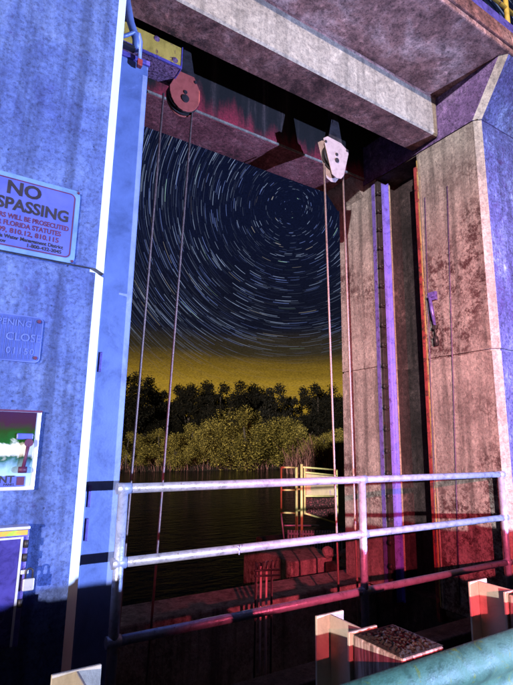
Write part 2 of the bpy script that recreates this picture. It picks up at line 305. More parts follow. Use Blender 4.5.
def text(parent, s, mat, size, x, y, z, align='CENTER', bold=0.0, sx=1.0, extrude=0.0006, name='lettering'):
    cu = bpy.data.curves.new(name, 'FONT'); cu.body = s; cu.size = size; cu.align_x = align; cu.offset = bold; cu.extrude = extrude; cu.resolution_u = 3
    t = bpy.data.objects.new('tmp', cu); COL.objects.link(t)
    dg = bpy.context.evaluated_depsgraph_get(); dg.update()
    me = bpy.data.meshes.new_from_object(t.evaluated_get(dg)); bpy.data.objects.remove(t)
    me.transform(Matrix.Diagonal((sx, 1, 1, 1))); me.transform(Matrix.Rotation(R(90), 4, 'X'))
    me.materials.clear(); me.materials.append(M[mat])
    o = bpy.data.objects.new(name, me); COL.objects.link(o); o.parent = parent; o.location = Vector((x, y, z)) - wloc(parent)
    return o

# ------------------------------------------------------------------ the setting
mb = MB(); mb.box(-900, 1400, -700, 62, -2.25, -2.2)
tag(build(mb, 'water', 'water', base=(0, 0, -2.2)), kind='structure')
bm = bmesh.new(); xs = [-900 + i*2.5 if False else x for i, x in enumerate([-900, -400, -150, -60] + [-40+2*k for k in range(80)] + [140, 250, 500, 1400])]
prof = [(50.5, -2.45), (52, -2.15), (54, -1.75), (58, -1.45), (70, -1.2), (100, -1.0), (300, -0.9), (1500, -0.8)]
rows = []
for j, (y, z) in enumerate(prof):
    rows.append([bm.verts.new((x, y + (rnd.uniform(-0.9, 0.9) if j < 4 else 0), z + (rnd.uniform(-0.12, 0.12) if 0 < j < 6 else 0))) for x in xs])
for a, b_ in zip(rows, rows[1:]):
    for k in range(len(xs)-1): bm.faces.new((a[k], a[k+1], b_[k+1], b_[k]))
tag(build(bm, 'terrain', 'soil', base=(0, 52, -2.2)), kind='structure')
# road bridge the camera stands on
rd = empty('road', (0, -6, 0), kind='structure')
mb = MB(); mb.box(-60, 80, -13.0, -1.58, -0.55, 0.0); build(mb, 'deck_slab', 'asphalt', rd)
mb = MB(); mb.box(-60, 80, -1.76, -1.60, 0.003, 0.14); build(mb, 'sun_block_kerb', 'dark_conc', rd, 0.02)  # unseen kerb added to stop light passing under the guardrail
mb = MB(); mb.box(-60, 80, -3.05, -2.93, 0.0, 0.004); build(mb, 'edge_line', 'white_edge', rd)
for k in range(5):
    mb = MB(); mb.box(-20+k*10-0.6, -20+k*10+0.6, -12, -2.2, -4.5, -0.56); build(mb, 'bridge_pier', 'dark_conc', rd)

# ------------------------------------------------------------------ star trails round the celestial pole (27 degrees up)
pole = ray(291, 208).normalized(); pu = pole.cross(Vector((0, 0, 1))).normalized(); pv = pole.cross(pu)
RS = 2400.0; vv = []; ff = []; cc = []
for i in range(20500):
    d = math.acos(1 - rnd.random()*(1-math.cos(R(44)))); th = rnd.uniform(0, 2*math.pi)
    ln = R(10.0)*(1 if rnd.random() < 0.7 else rnd.uniform(0.6, 1.0)); br = 0.013 + 0.30*rnd.random()**4.6
    if rnd.random() < 0.012: br *= 2.4
    hue = rnd.random()
    col = (0.52, 0.66, 1.0) if hue < 0.62 else ((0.28, 0.40, 1.0) if hue < 0.955 else ((1.0, 0.9, 0.75) if hue < 0.985 else (0.6, 1.0, 0.8)))
    wd = 0.00030 + 0.00028*min(1, br*2); ns = 5 if d > R(6) else 4
    mid = th+ln/2; p = pole*math.cos(d) + (pu*math.cos(mid)+pv*math.sin(mid))*math.sin(d)
    if p.z < 0.075: continue
    # haze near the horizon dims the stars
    ext = min(1.0, max(0.05, (p.z-0.15)/0.13)); b0 = len(vv)
    for k in range(ns+1):
        a = th + ln*k/ns
        for s in (-1, 1):
            dd = d + s*wd
            q = pole*math.cos(dd) + (pu*math.cos(a)+pv*math.sin(a))*math.sin(dd)
            vv.append(CAM + q*RS); t_ = k/ns; fade = ext*br*(0.75+0.25*math.sin(math.pi*t_)); cc.append((col[0]*fade, col[1]*fade, col[2]*fade, 1))
    for k in range(ns): ff.append((b0+2*k, b0+2*k+1, b0+2*k+3, b0+2*k+2))
me = bpy.data.meshes.new('star_trails'); me.from_pydata([tuple(v) for v in vv], [], ff)
ca = me.color_attributes.new('Col', 'FLOAT_COLOR', 'POINT'); ca.data.foreach_set('color', [x for c in cc for x in c])
me.materials.append(M['star']); o = bpy.data.objects.new('star_trails', me); COL.objects.link(o)
tag(o, 'concentric blue white star trails circling the pole in the night sky', 'star trails', kind='stuff')

# ------------------------------------------------------------------ concrete piers
XI, XM = 5.95, 6.84          # inner face of the right pier; mirror sum for the left pier
C = 0.08; ZJ = 2.68; ZB = -0.72; ZT = 6.06
def pier(mirror, root):
    fx = (lambda x: XM - x) if mirror else (lambda x: x)
    def plan(mb, P, z0, z1): mb.plan([(fx(x), y) for x, y in P], z0, z1)
    d = lambda g: [(XI+C+g, 0+g), (8.6, 0+g), (8.6, 3.12), (XI+0.16+g, 3.12), (XI+g, 2.96), (XI+g, 2.0), (6.42, 2.0), (6.42, 1.10), (XI+g, 1.10), (XI+g, C+g)]
    front = 'blue' if mirror else 'violet_lit_front'  # only the front faces carry the lamp colour
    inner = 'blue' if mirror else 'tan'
    def body(name, z0, z1, g=0.0, mats=None):
        mb = MB(); plan(mb, d(g), z0, z1)
        for f in mb.bm.faces:
            f.normal_update(); nn = f.normal; c_ = f.calc_center_median()
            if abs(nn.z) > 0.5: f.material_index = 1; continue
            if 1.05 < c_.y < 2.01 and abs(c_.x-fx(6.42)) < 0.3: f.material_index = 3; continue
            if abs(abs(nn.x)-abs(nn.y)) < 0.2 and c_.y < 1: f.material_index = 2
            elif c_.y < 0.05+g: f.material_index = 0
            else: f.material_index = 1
        return build(mb, name, [front, 'tan', 'white_edge' if mirror else 'pale', 'slot_shade'], root)
    body('lower_block', ZB, ZJ-0.017); body('joint', ZJ-0.017, ZJ+0.017, 0.035); body('upper_block', ZJ+0.017, ZT)
    # corbel that carries the deck
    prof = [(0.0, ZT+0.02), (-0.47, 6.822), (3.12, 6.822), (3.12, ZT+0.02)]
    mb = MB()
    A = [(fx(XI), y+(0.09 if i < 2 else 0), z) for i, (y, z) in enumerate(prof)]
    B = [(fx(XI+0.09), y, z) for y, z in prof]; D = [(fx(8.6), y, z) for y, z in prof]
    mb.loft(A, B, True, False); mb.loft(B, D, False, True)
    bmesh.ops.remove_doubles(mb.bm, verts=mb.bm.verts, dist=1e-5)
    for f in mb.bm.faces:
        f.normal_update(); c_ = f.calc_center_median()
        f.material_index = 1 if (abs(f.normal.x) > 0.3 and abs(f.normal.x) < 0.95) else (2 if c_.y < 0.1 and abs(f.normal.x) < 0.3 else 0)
    build(mb, 'corbel', ['violet_lit_conc', 'pale', front], root)
    mb = MB(); mb.box(*sorted((fx(XI+0.26), fx(8.4))), 0.15, 3.0, -5.0, ZB-0.004); build(mb, 'footing', 'dark_conc', root)
    mb = MB()
    mb.box(*sorted((fx(XI+0.03), fx(8.5))), 0.03, 3.05, ZT, ZT+0.02); build(mb, 'joint', 'dark_conc', root)
    return fx
left = empty('concrete_pier', (-0.8, 1.5, -0.72), 'blue lit concrete pier with signs, electric boxes and a white corner edge', 'pier')
pier(True, left)
right = empty('concrete_pier', (7.2, 1.5, -0.72), 'tan stained concrete pier with a gate slot at the right of the opening', 'pier')
pier(False, right)
# steel in the right pier's gate slot
mb = MB(); mb.box(6.03, 6.15, 1.955, 1.997, -0.9, 6.0); mb.box(6.15, 6.165, 1.90, 1.997, -0.9, 6.0); build(mb, 'guide_track', 'guide', right, 0.006)
mb = MB(); mb.box(6.19, 6.23, 1.93, 1.995, -0.9, 6.0); build(mb, 'seal_strip', 'pale', right)
mb = MB(); mb.box(5.925, 6.02, 1.94, 1.998, -0.9, 6.0); build(mb, 'guide_angle', 'dark_steel', right, 0.004)
mb = MB(); mb.box(5.938, 5.949, 2.03, 2.10, -0.70, 6.0); build(mb, 'guide_flange', 'violet_steel', right)
for k in range(19):
    z = 5.75 - k*0.34
    if k == 0:
        mb = MB(); mb.disc((5.925, 1.93, z), (0, 1, 0), 0.045, 0.06, 6); mb.disc((5.925, 1.89, z), (0, 1, 0), 0.016, 0.05, 8); bolt = build(mb, 'bolt', 'dark_steel', right)
    else: clone(bolt, right, (0, 0, -k*0.34))
mb = MB(); mb.box(5.935, 5.948, 1.088, 1.104, -0.70, 5.95); build(mb, 'corner_strip', 'strip', right)
mb = MB(); mb.box(5.936, 5.948, 1.045, 1.062, -0.70, 5.95); build(mb, 'corner_strip', 'pale', right)
mb = MB(); mb.box(5.955, 6.10, 1.103, 1.125, -0.9, 5.9); mb.box(5.935, 5.955, 1.112, 1.165, -0.9, 5.85); build(mb, 'corner_angle', 'red_steel', right, 0.004)
# lip along the foot of the inner face
mb = MB(); mb.box(5.93, 6.3, 0.52, 1.02, -0.80, -0.725); build(mb, 'foot_lip', 'dark_conc', right, 0.02)

# two rope shadows on the right pier, modelled as thin dark tubes; lever bracket
for (y0, y1, lb) in ((0.98, 1.14, 'thin dark rope shadow drawn down the tan pier face, beside the red slot edge'), (0.57, 0.80, 'thin dark rope shadow drawn down the middle of the tan pier face')):
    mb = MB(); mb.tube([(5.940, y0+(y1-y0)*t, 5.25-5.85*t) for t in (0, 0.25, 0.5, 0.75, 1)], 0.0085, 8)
    tag(build(mb, 'shadow_line', 'line_shade'), lb, 'shadow line', 'rope shadow lines on the tan pier')
lv = empty('lever_bracket', (5.94, 0.93, 2.85), 'small violet steel lever hanging from a bracket on the tan pier', 'bracket')
mb = MB(); mb.box(5.90, 5.948, 0.86, 1.0, 3.55, 3.68); mb.box(5.86, 5.905, 0.88, 0.98, 3.59, 3.63); build(mb, 'wall_plate', 'violet_steel', lv, 0.006)
mb = MB(); mb.tube([(5.88, 0.95, 3.62), (5.89, 0.93, 3.40), (5.90, 0.90, 3.15)], [0.022, 0.03, 0.02], 8); build(mb, 'lever', 'violet_steel', lv)
mb = MB(); mb.tube([(5.90, 0.90, 3.17), (5.905, 0.90, 2.98)], 0.012, 6); mb.disc((5.90, 0.90, 3.13), (1, 0, 0), 0.035, 0.05, 10); mb.tube([(5.905, 0.90, 2.99), (5.92, 0.90, 2.86)], 0.035, 8); build(mb, 'hanging_link', 'dark_steel', lv)

# ------------------------------------------------------------------ operating deck above
dk = empty('operating_deck', (3.42, 0.3, 6.83), 'stained concrete deck and beam spanning overhead between the piers', 'deck')
mb = MB(); mb.box(-2.5, 9.5, -0.50, 1.17, 6.826, 7.12); build(mb, 'slab', 'soffit', dk, 0.02)
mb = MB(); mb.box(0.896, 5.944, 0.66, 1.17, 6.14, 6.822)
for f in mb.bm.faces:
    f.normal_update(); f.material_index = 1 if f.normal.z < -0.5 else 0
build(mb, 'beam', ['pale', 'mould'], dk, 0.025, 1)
mb = MB(); mb.box(-2.5, 9.5, -0.535, -0.503, 6.90, 7.14); build(mb, 'fascia', 'mould', dk, 0.008)
mb = MB(); mb.box(0.9, 5.94, 0.655, 0.70, 6.76, 6.82); build(mb, 'fillet', 'soffit', dk, 0.02)
mb = MB(); mb.box(-2.5, 9.5, 1.18, 3.10, 7.6, 7.8); mb.box(-2.5, 9.5, 1.12, 1.178, 7.12, 7.8); build(mb, 'hoist_floor', 'dark_conc', dk)
up_ = empty('upstream_beam', (3.42, 2.65, 6.15), 'dark mould streaked concrete beam across the far side of the opening', 'beam')
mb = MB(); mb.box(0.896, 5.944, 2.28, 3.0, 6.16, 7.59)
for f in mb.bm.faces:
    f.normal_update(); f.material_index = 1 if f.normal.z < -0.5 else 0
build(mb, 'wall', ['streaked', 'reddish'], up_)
mb = MB(); mb.box(0.90, 5.94, 2.255, 2.277, 6.165, 6.20); build(mb, 'drip_edge', 'pale', up_)
for mir in (0, 1):
    X = (lambda x: XM-x) if mir else (lambda x: x)
    mb = MB(); A = [(X(5.64), 6.155), (X(5.944), 6.155), (X(5.944), 5.85)]
    mb.loft([(x, 2.30, z) for x, z in A], [(x, 2.995, z) for x, z in A]); build(mb, 'haunch', 'tan', up_)
# walkway railing up on the deck (only its foot shows at the top right)
dr = empty('deck_railing', (6.0, -0.4, 7.13), 'violet and yellow railing foot on the deck edge, top right corner', 'railing')
mb = MB(); mb.box(-2.5, 9.5, -0.47, -0.44, 7.24, 7.40); build(mb, 'toe_board', 'violet_steel', dr)
for k in range(8):
    x = 0.6 + k*0.82
    mb = MB(); mb.tube([(x+0.72, -0.40, 7.122), (x+0.72, -0.40, 8.2)], 0.035, 10); build(mb, 'post', 'ochre', dr)
for z in (7.75, 8.18):
    mb = MB(); mb.tube([(-2.4, -0.40, z), (9.4, -0.40, z)], 0.028, 10); build(mb, 'rail', 'ochre', dr)

# ------------------------------------------------------------------ sill wall, gate leaf, edge beam under the railing
mb = MB(); mb.box(0.64, 6.20, 2.52, 3.22, -5.0, -0.70); tag(build(mb, 'sill_wall', 'tan', bevel=0.03), 'low dark concrete wall crossing the bay behind the railing', 'wall')
g = empty('sluice_gate', (3.42, 1.5, -4.5), 'dark lowered steel sluice gate between the piers under the ropes', 'gate')
mb = MB(); mb.box(0.50, 6.34, 1.44, 1.50, -4.6, -1.75); build(mb, 'skin_plate', 'dark_steel', g)
mb = MB()
for z in (-1.80, -2.15, -2.6, -3.2): mb.box(0.50, 6.34, 1.502, 1.66, z, z+0.05)
build(mb, 'stiffener', 'dark_steel', g)
mb = MB(); mb.box(0.895, 5.945, -0.14, 0.14, -0.85, -0.43); tag(build(mb, 'edge_beam', 'dark_conc', bevel=0.015), 'dark concrete beam carrying the pipe railing between the piers', 'beam')

# ------------------------------------------------------------------ pipe railing
pr = empty('pipe_railing', (3.45, 0, -0.43), 'bluish galvanised pipe railing with three rails across the bay', 'railing')
PX = (1.135, 3.475, 5.79)
for i, x in enumerate(PX):
    mb = MB(); mb.tube([(x, 0, -0.43), (x, 0, 1.095)], 0.036, 16); 
    mb.disc((x, 0, -0.422), (0, 0, 1), 0.075, 0.012, 16)
    build(mb, 'post', 'galv', pr)
for z in (1.10, 0.60, 0.10):
    r_ = 0.034
    mb = MB(); mb.tube([(PX[0]-0.0, 0, z), (PX[2], 0, z)], r_, 16); build(mb, 'rail', 'galv', pr)
    for x in PX:
        mb = MB(); mb.disc((x, 0, z), (1, 0, 0), r_+0.006, 0.10, 16); build(mb, 'weld_collar', 'galv', pr)
for x in (PX[0], PX[2]):
    mb = MB(); bmesh.ops.create_uvsphere(mb.bm, u_segments=14, v_segments=8, radius=0.037, matrix=Matrix.Translation((x, 0, 1.10))); build(mb, 'elbow', 'galv', pr)
mb = MB(); mb.tube([(2.09, -0.036, 0.60), (2.075, -0.040, 0.635)], 0.006, 6); mb.tube([(2.09, -0.036, 0.60), (2.105, -0.040, 0.635)], 0.006, 6); mb.tube([(2.09, -0.036, 0.565), (2.09, -0.036, 0.60)], 0.006, 6)
build(mb, 'wire_tie', 'galv', pr)

# ------------------------------------------------------------------ left pier furniture
# steel housing beside the pier corner
hs = empty('steel_housing', (1.06, 0.5, -1.0), 'tall pale blue steel housing standing against the left pier edge', 'housing')
mb = MB(); mb.box(0.895, 1.215, 0.36, 0.62, -2.4, 4.90); build(mb, 'casing', 'housing', hs, 0.012)
mb = MB(); mb.box(0.905, 0.965, 0.34, 0.358, -2.4, 4.86); build(mb, 'cover_strip', 'housing', hs, 0.006)
mb = MB(); mb.box(0.90, 1.225, 0.345, 0.63, 4.902, 4.95); build(mb, 'cap', 'violet_steel', hs, 0.008)
for z in (2.05, 1.02, 0.78):
    mb = MB(); mb.box(0.972, 0.995, 0.33, 0.359, z-0.08, z+0.08); build(mb, 'latch', 'violet_steel', hs, 0.004)
cn = empty('conduit', (1.05, 0.42, 4.95), 'curved blue cable conduit entering the top of the steel housing', 'conduit')
mb = MB(); mb.tube([(0.93, 0.30, 6.0), (0.935, 0.30, 5.62), (0.95, 0.30, 5.42), (1.0, 0.30, 5.22), (1.06, 0.30, 5.08), (1.075, 0.31, 4.97)], 0.035, 12); build(mb, 'pipe', 'housing', cn)
mb = MB(); mb.tube([(0.92, 0.29, 5.02), (0.97, 0.285, 5.06), (1.03, 0.28, 5.12), (1.08, 0.28, 5.12), (1.10, 0.28, 5.05), (1.105, 0.29, 4.86)], 0.018, 10); build(mb, 'hooked_pipe', 'housing', cn)
mb = MB(); mb.box(1.085, 1.13, 0.27, 0.32, 4.80, 4.87); build(mb, 'coupling', 'red_steel', cn, 0.006)
mb = MB(); mb.box(0.90, 1.06, 0.285, 0.34, 4.955, 4.985); build(mb, 'clamp', 'dark_steel', cn)

YF = -0.004
def rrect(mb, x0, x1, z0, z1, r, y0, y1, seg=6):
    P = []
    for cx, cz, a0 in ((x1-r, z1-r, 0), (x0+r, z1-r, 90), (x0+r, z0+r, 180), (x1-r, z0+r, 270)):
        for k in range(seg+1): a = R(a0+90*k/seg); P.append((cx+r*math.cos(a), cz+r*math.sin(a)))
    return mb.loft([(x, y0, z) for x, z in P], [(x, y1, z) for x, z in P])
def border(mb, x0, x1, z0, z1, r, w, y, seg=6):
    def ring(q):
        P = []
        for cx, cz, a0 in ((x1-r, z1-r, 0), (x0+r, z1-r, 90), (x0+r, z0+r, 180), (x1-r, z0+r, 270)):
            for k in range(seg+1): a = R(a0+90*k/seg); P.append(mb.bm.verts.new((cx+(r-q)*math.cos(a), y, cz+(r-q)*math.sin(a))))
        return P
    a, b = ring(0), ring(w); n_ = len(a)
    for i in range(n_): mb.bm.faces.new((a[i], a[(i+1) % n_], b[(i+1) % n_], b[i]))
    return mb
sg = empty('warning_sign', (0.27, YF, 2.69), 'rounded NO TRESPASSING sign on the blue lit concrete pier', 'sign')
mb = MB(); rrect(mb, -0.095, 0.650, 2.695, 3.265, 0.045, -0.004, -0.014); build(mb, 'backing', 'sign_edge', sg)
mb = MB(); rrect(mb, -0.065, 0.618, 2.728, 3.232, 0.04, -0.0145, -0.0165); build(mb, 'face', 'sign', sg)
mb = MB(); border(mb, -0.063, 0.616, 2.730, 3.230, 0.038, 0.008, -0.0180); build(mb, 'border_line', 'maroon', sg)
ty = -0.0185
text(sg, 'NO', 'ink', 0.135, 0.272, ty, 3.115, bold=0.004, sx=1.05)
text(sg, 'TRESPASSING', 'ink', 0.118, 0.252, ty, 3.000, bold=0.0035, sx=0.93)
text(sg, 'VIOLATORS WILL BE PROSECUTED', 'maroon', 0.050, 0.277, ty, 2.932, bold=0.0012, sx=0.80)
text(sg, 'UNDER FLORIDA STATUTES', 'maroon', 0.050, 0.277, ty, 2.880, bold=0.0012, sx=0.84)
text(sg, '810.09, 810.12, 810.115', 'maroon', 0.050, 0.290, ty, 2.828, bold=0.0012, sx=1.0)
text(sg, 'South Florida Water Management District', 'ink', 0.038, 0.277, ty, 2.786, bold=0.0008, sx=0.88)
text(sg, 'sfwmd.gov', 'ink', 0.036, 0.12, ty, 2.750, bold=0.0008, sx=0.95)
text(sg, '1-800-432-2045', 'ink', 0.036, 0.44, ty, 2.750, bold=0.0008, sx=1.0)
for i, (x, z) in enumerate(((0.634, 3.249), (0.634, 2.711), (-0.079, 3.249), (-0.079, 2.711))):
    if i == 0:
        mb = MB(); mb.disc((x, -0.018, z), (0, 1, 0), 0.009, 0.008, 10); sb = build(mb, 'screw', 'maroon', sg)
    else: clone(sb, sg, (x-0.634, 0, z-3.249))

pq = empty('metal_plaque', (0.2, YF, 1.95), 'stamped blue metal plaque with rounded corners on the blue pier', 'plaque')
mb = MB(); rrect(mb, -0.10, 0.488, 1.945, 2.262, 0.035, -0.004, -0.012); build(mb, 'plate', 'plaque', pq, 0.002)
mb = MB(); border(mb, -0.10, 0.488, 1.945, 2.262, 0.035, 0.007, -0.0135); build(mb, 'rim', 'plaque_text', pq)
for k in range(24):
    if k == 0: mb = MB(); mb.box(-0.07, -0.062, -0.0142, -0.0125, 1.965, 2.243); rb = build(mb, 'stamped_rib', 'plaque', pq)
    else: clone(rb, pq, (k*0.0222, 0, 0))
text(pq, 'OPENING', 'plaque_text', 0.060, 0.285, -0.0155, 2.185, bold=0.001, extrude=0.001)
text(pq, 'CLOSE', 'plaque_text', 0.075, 0.375, -0.0155, 2.085, bold=0.001, extrude=0.001)
for k, ch_ in enumerate('01150'): text(pq, ch_, 'plaque_text', 0.060, 0.29+0.036*k, -0.0155, 1.995, bold=0.001, extrude=0.001, name='letter')
for i, (x, z) in enumerate(((0.460, 2.232), (0.460, 1.978))):
    mb = MB(); mb.disc((x, -0.017, z), (0, 1, 0), 0.012, 0.010, 12); build(mb, 'rivet', 'maroon', pq)

cb = empty('control_box', (0.25, -0.03, 1.12), 'glossy control box with green and white window on the blue pier', 'control box')
mb = MB(); mb.box(-0.10, 0.535, -0.035, -0.004, 1.115, 1.625); build(mb, 'case', 'cab_edge', cb, 0.006)
mb = MB(); mb.box(-0.085, 0.505, -0.040, -0.0355, 1.145, 1.610); build(mb, 'window', 'glassy', cb, 0.002, base=(0.2, -0.04, 1.115))
mb = MB(); mb.box(-0.10, 0.535, -0.052, -0.0355, 1.612, 1.624); build(mb, 'drip_lip', 'maroon', cb)
mb = MB(); mb.box(-0.085, 0.470, -0.046, -0.0405, 1.140, 1.205); build(mb, 'label_strip', 'sign', cb)
for ch_, x_ in (('C', 0.245), ('O', 0.295), ('N', 0.346), ('T', 0.390)): text(cb, ch_, 'ink', 0.062, x_, -0.0475, 1.166, bold=0.0012, name='letter')
text(cb, 'PANEL', 'ink', 0.022, 0.415, -0.0475, 1.147, 'RIGHT')
mb = MB(); mb.box(0.425, 0.468, -0.050, -0.0465, 1.150, 1.200); build(mb, 'maroon_patch', 'maroon', cb)
mb = MB(); mb.box(0.395, 0.495, -0.055, -0.041, 1.435, 1.475); build(mb, 'latch_plate', 'sign', cb, 0.008)
mb = MB(); mb.tube([(0.470, -0.06, 1.415), (0.462, -0.065, 1.34), (0.452, -0.06, 1.25)], [0.012, 0.010, 0.012], 8); mb.disc((0.470, -0.062, 1.415), (0, 1, 0), 0.026, 0.02, 12); mb.disc((0.450, -0.06, 1.245), (1, 0, 0), 0.020, 0.05, 10); build(mb, 'handle', 'maroon', cb)

eb = empty('electric_cabinet', (0.2, -0.06, 0.22), 'violet steel cabinet with hinged door low on the blue pier', 'cabinet')
mb = MB(); mb.box(-0.15, 0.525, -0.09, -0.004, 0.215, 0.885); build(mb, 'case', 'violet_steel', eb, 0.006)
mb = MB(); mb.box(-0.15, 0.490, -0.104, -0.091, 0.225, 0.845); dd = build(mb, 'door', 'violet_panel', eb, 0.004)
mb = MB(); mb.box(0.478, 0.492, -0.107, -0.1045, 0.225, 0.845); mb.box(-0.15, 0.477, -0.107, -0.1045, 0.833, 0.845); build(mb, 'door_edge', 'cab_edge', dd)
mb = MB(); mb.box(-0.15, 0.525, -0.110, -0.004, 0.887, 0.905); build(mb, 'rain_lip', 'cab_edge', eb, 0.003)
mb = MB(); mb.box(-0.15, 0.515, -0.096, -0.0905, 0.852, 0.882); build(mb, 'lime_strip', 'lime', eb)
for z in (0.80, 0.72, 0.46):
    mb = MB(); mb.tube([(0.512, -0.100, z-0.022), (0.512, -0.100, z+0.022)], 0.014, 10); mb.box(0.494, 0.525, -0.098, -0.0905, z-0.018, z+0.018); build(mb, 'hinge', 'dark_steel', eb)
mb = MB(); mb.box(0.496, 0.540, -0.112, -0.0915, 0.625, 0.650); build(mb, 'hasp', 'cab_edge', eb, 0.003)
pl = empty('padlock', (0.545, -0.115, 0.53), 'silver padlock hanging from the low cabinet hasp', 'padlock')
mb = MB(); mb.box(0.512, 0.578, -0.128, -0.100, 0.530, 0.600); build(mb, 'body', 'brass', pl, 0.007)
mb = MB(); mb.tube([(0.545-0.021*math.cos(a), -0.114, 0.600+(0.035 if 0 < i < 8 else 0)+0.021*math.sin(a)) for i, a in enumerate([math.pi*k/8 for k in range(9)])], 0.006, 8); build(mb, 'shackle', 'dark_steel', pl)

# ------------------------------------------------------------------ hoist beam and sheaves
hb = empty('hoist_beam', (1.4, 1.42, 5.82), 'short hoist beam with ochre face and scaly purple underside above the left pulley', 'beam')
mb = MB(); mb.box(0.90, 1.875, 1.25, 1.60, 5.835, 6.125)
build(mb, 'web_box', 'purple_rust', hb, 0.004)
mb = MB(); mb.box(0.90, 1.872, 1.238, 1.248, 5.865, 6.12); build(mb, 'face_plate', 'ochre', hb, 0.003)
mb = MB(); mb.box(0.90, 1.885, 1.225, 1.248, 5.828, 5.860); mb.box(1.876, 1.892, 1.23, 1.60, 5.828, 6.13); build(mb, 'flange', 'violet_steel', hb, 0.003)
for (x, z) in ((1.56, 6.085), (1.80, 5.91)):
    mb = MB(); mb.disc((x, 1.236, z), (0, 1, 0), 0.035, 0.014, 12); build(mb, 'rust_boss', 'purple_rust', hb)
def sheave(cx, zc, label, mat, shield):
    t = empty('pulley_block', (cx, 1.5, zc), label, 'pulley', 'pulley blocks under the deck')
    if shield:   # pointed shield plates
        P = [(-0.25, 0.16), (-0.17, 0.22), (0.10, 0.20), (0.235, 0.12), (0.25, 0.07), (0.145, -0.33), (0.09, -0.40), (0.0, -0.42), (-0.09, -0.38)]
    else:        # round-bottomed plates
        P = [(-0.10, 0.27), (0.11, 0.27), (0.20, 0.10)] + [(0.205*math.cos(R(a)), 0.255*math.sin(R(a))) for a in range(-5, -180, -18)] + [(-0.205, 0.02)]
    for y in (1.43, 1.555):
        mb = MB(); mb.loft([(cx+x, y, zc+z) for x, z in P], [(cx+x, y+0.016, zc+z) for x, z in P]); build(mb, 'side_plate', mat, t, 0.004)
    mb = MB(); zc2 = zc-0.04
    mb.disc((cx, 1.47, zc2), (0, 1, 0), 0.205, 0.02, 32); mb.disc((cx, 1.50, zc2), (0, 1, 0), 0.182, 0.04, 32); mb.disc((cx, 1.53, zc2), (0, 1, 0), 0.205, 0.02, 32); build(mb, 'wheel', 'dark_steel', t)
    mb = MB(); mb.disc((cx, 1.425, zc-(0.13 if shield else 0.09)), (0, 1, 0), 0.050 if not shield else 0.035, 0.03, 16); build(mb, 'axle', 'dark_steel', t)
    mb = MB(); mb.disc((cx, 1.425, zc+(-0.03 if shield else -0.0)), (0, 1, 0), 0.024, 0.02, 12); build(mb, 'grease_cap', 'dark_steel', t)
    for sx_ in (-1, 1):
        mb = MB(); mb.disc((cx+sx_*(0.215 if shield else 0.13), 1.425, zc+(0.11 if shield else 0.20)), (0, 1, 0), 0.020, 0.02, 8); build(mb, 'bolt', 'dark_steel', t)
    mb = MB()
    for y in (1.45, 1.54): mb.loft([(cx-0.15, y, zc+0.15), (cx+0.15, y, zc+0.15), (cx+0.06, y, zc+0.62), (cx-0.06, y, zc+0.62)], [(cx-0.15, y+0.012, zc+0.15), (cx+0.15, y+0.012, zc+0.15), (cx+0.06, y+0.012, zc+0.62), (cx-0.06, y+0.012, zc+0.62)])
    mb.box(cx-0.05, cx+0.05, 1.44, 1.56, zc+0.50, 7.6); build(mb, 'hanger', 'dark_steel', t)
    return t
sheave(2.03, 5.70, 'red lit round pulley block beside the ochre beam', 'sheave_red_lit', False)
sheave(4.52, 5.76, 'pinkish white shield shaped pulley block near the tan pier', 'sheave', True)
for (x0, x1, zt, lb) in ((1.775, 1.63, 5.62, 'pinkish wire rope down the left side of the red pulley'), (2.165, 1.95, 5.62, 'pinkish wire rope down the right side of the red pulley'),
                         (4.33, 4.52, 5.55, 'wire rope down the left side of the shield pulley'), (4.705, 4.83, 5.60, 'wire rope down the right side of the shield pulley, along the tan pier')):
    mb = MB(); mb.tube([(x0+(x1-x0)*t, 1.5, zt+(-1.76-zt)*t) for t in (0, 0.33, 0.66, 1)], 0.014, 8)
    tag(build(mb, 'wire_rope', 'rope'), lb, 'wire rope', 'wire ropes of the gate hoist')

# ------------------------------------------------------------------ bundle of rods standing in the gate
rb = empty('rod_bundle', (3.38, 1.58, -1.75), 'bundle of thin dark vertical rods standing behind the railing', 'rod bundle')
for k in range(8):
    x = 3.25 + 0.038*k; y = 1.54 + 0.05*(k % 2); zt = 0.0 + rnd.uniform(-0.02, 0.06)
    mb = MB(); mb.tube([(x, y, -1.76), (x+rnd.uniform(-0.006, 0.006), y, zt)], 0.0125, 8); build(mb, 'rod', 'rod' if k % 3 else 'dark_steel', rb)
for z in (-0.04, -0.10):
    mb = MB(); mb.tube([(3.22, 1.52, z+0.02), (3.58, 1.52, z-0.01)], 0.012, 8); build(mb, 'tie_bar', 'dark_steel', rb)
for k in range(5):
    mb = MB(); x = 3.27+0.06*k; mb.tube([(x, 1.53, -0.02), (x+0.01, 1.52, 0.05), (x+0.03, 1.52, 0.06)], 0.010, 6); build(mb, 'hook', 'dark_steel', rb)

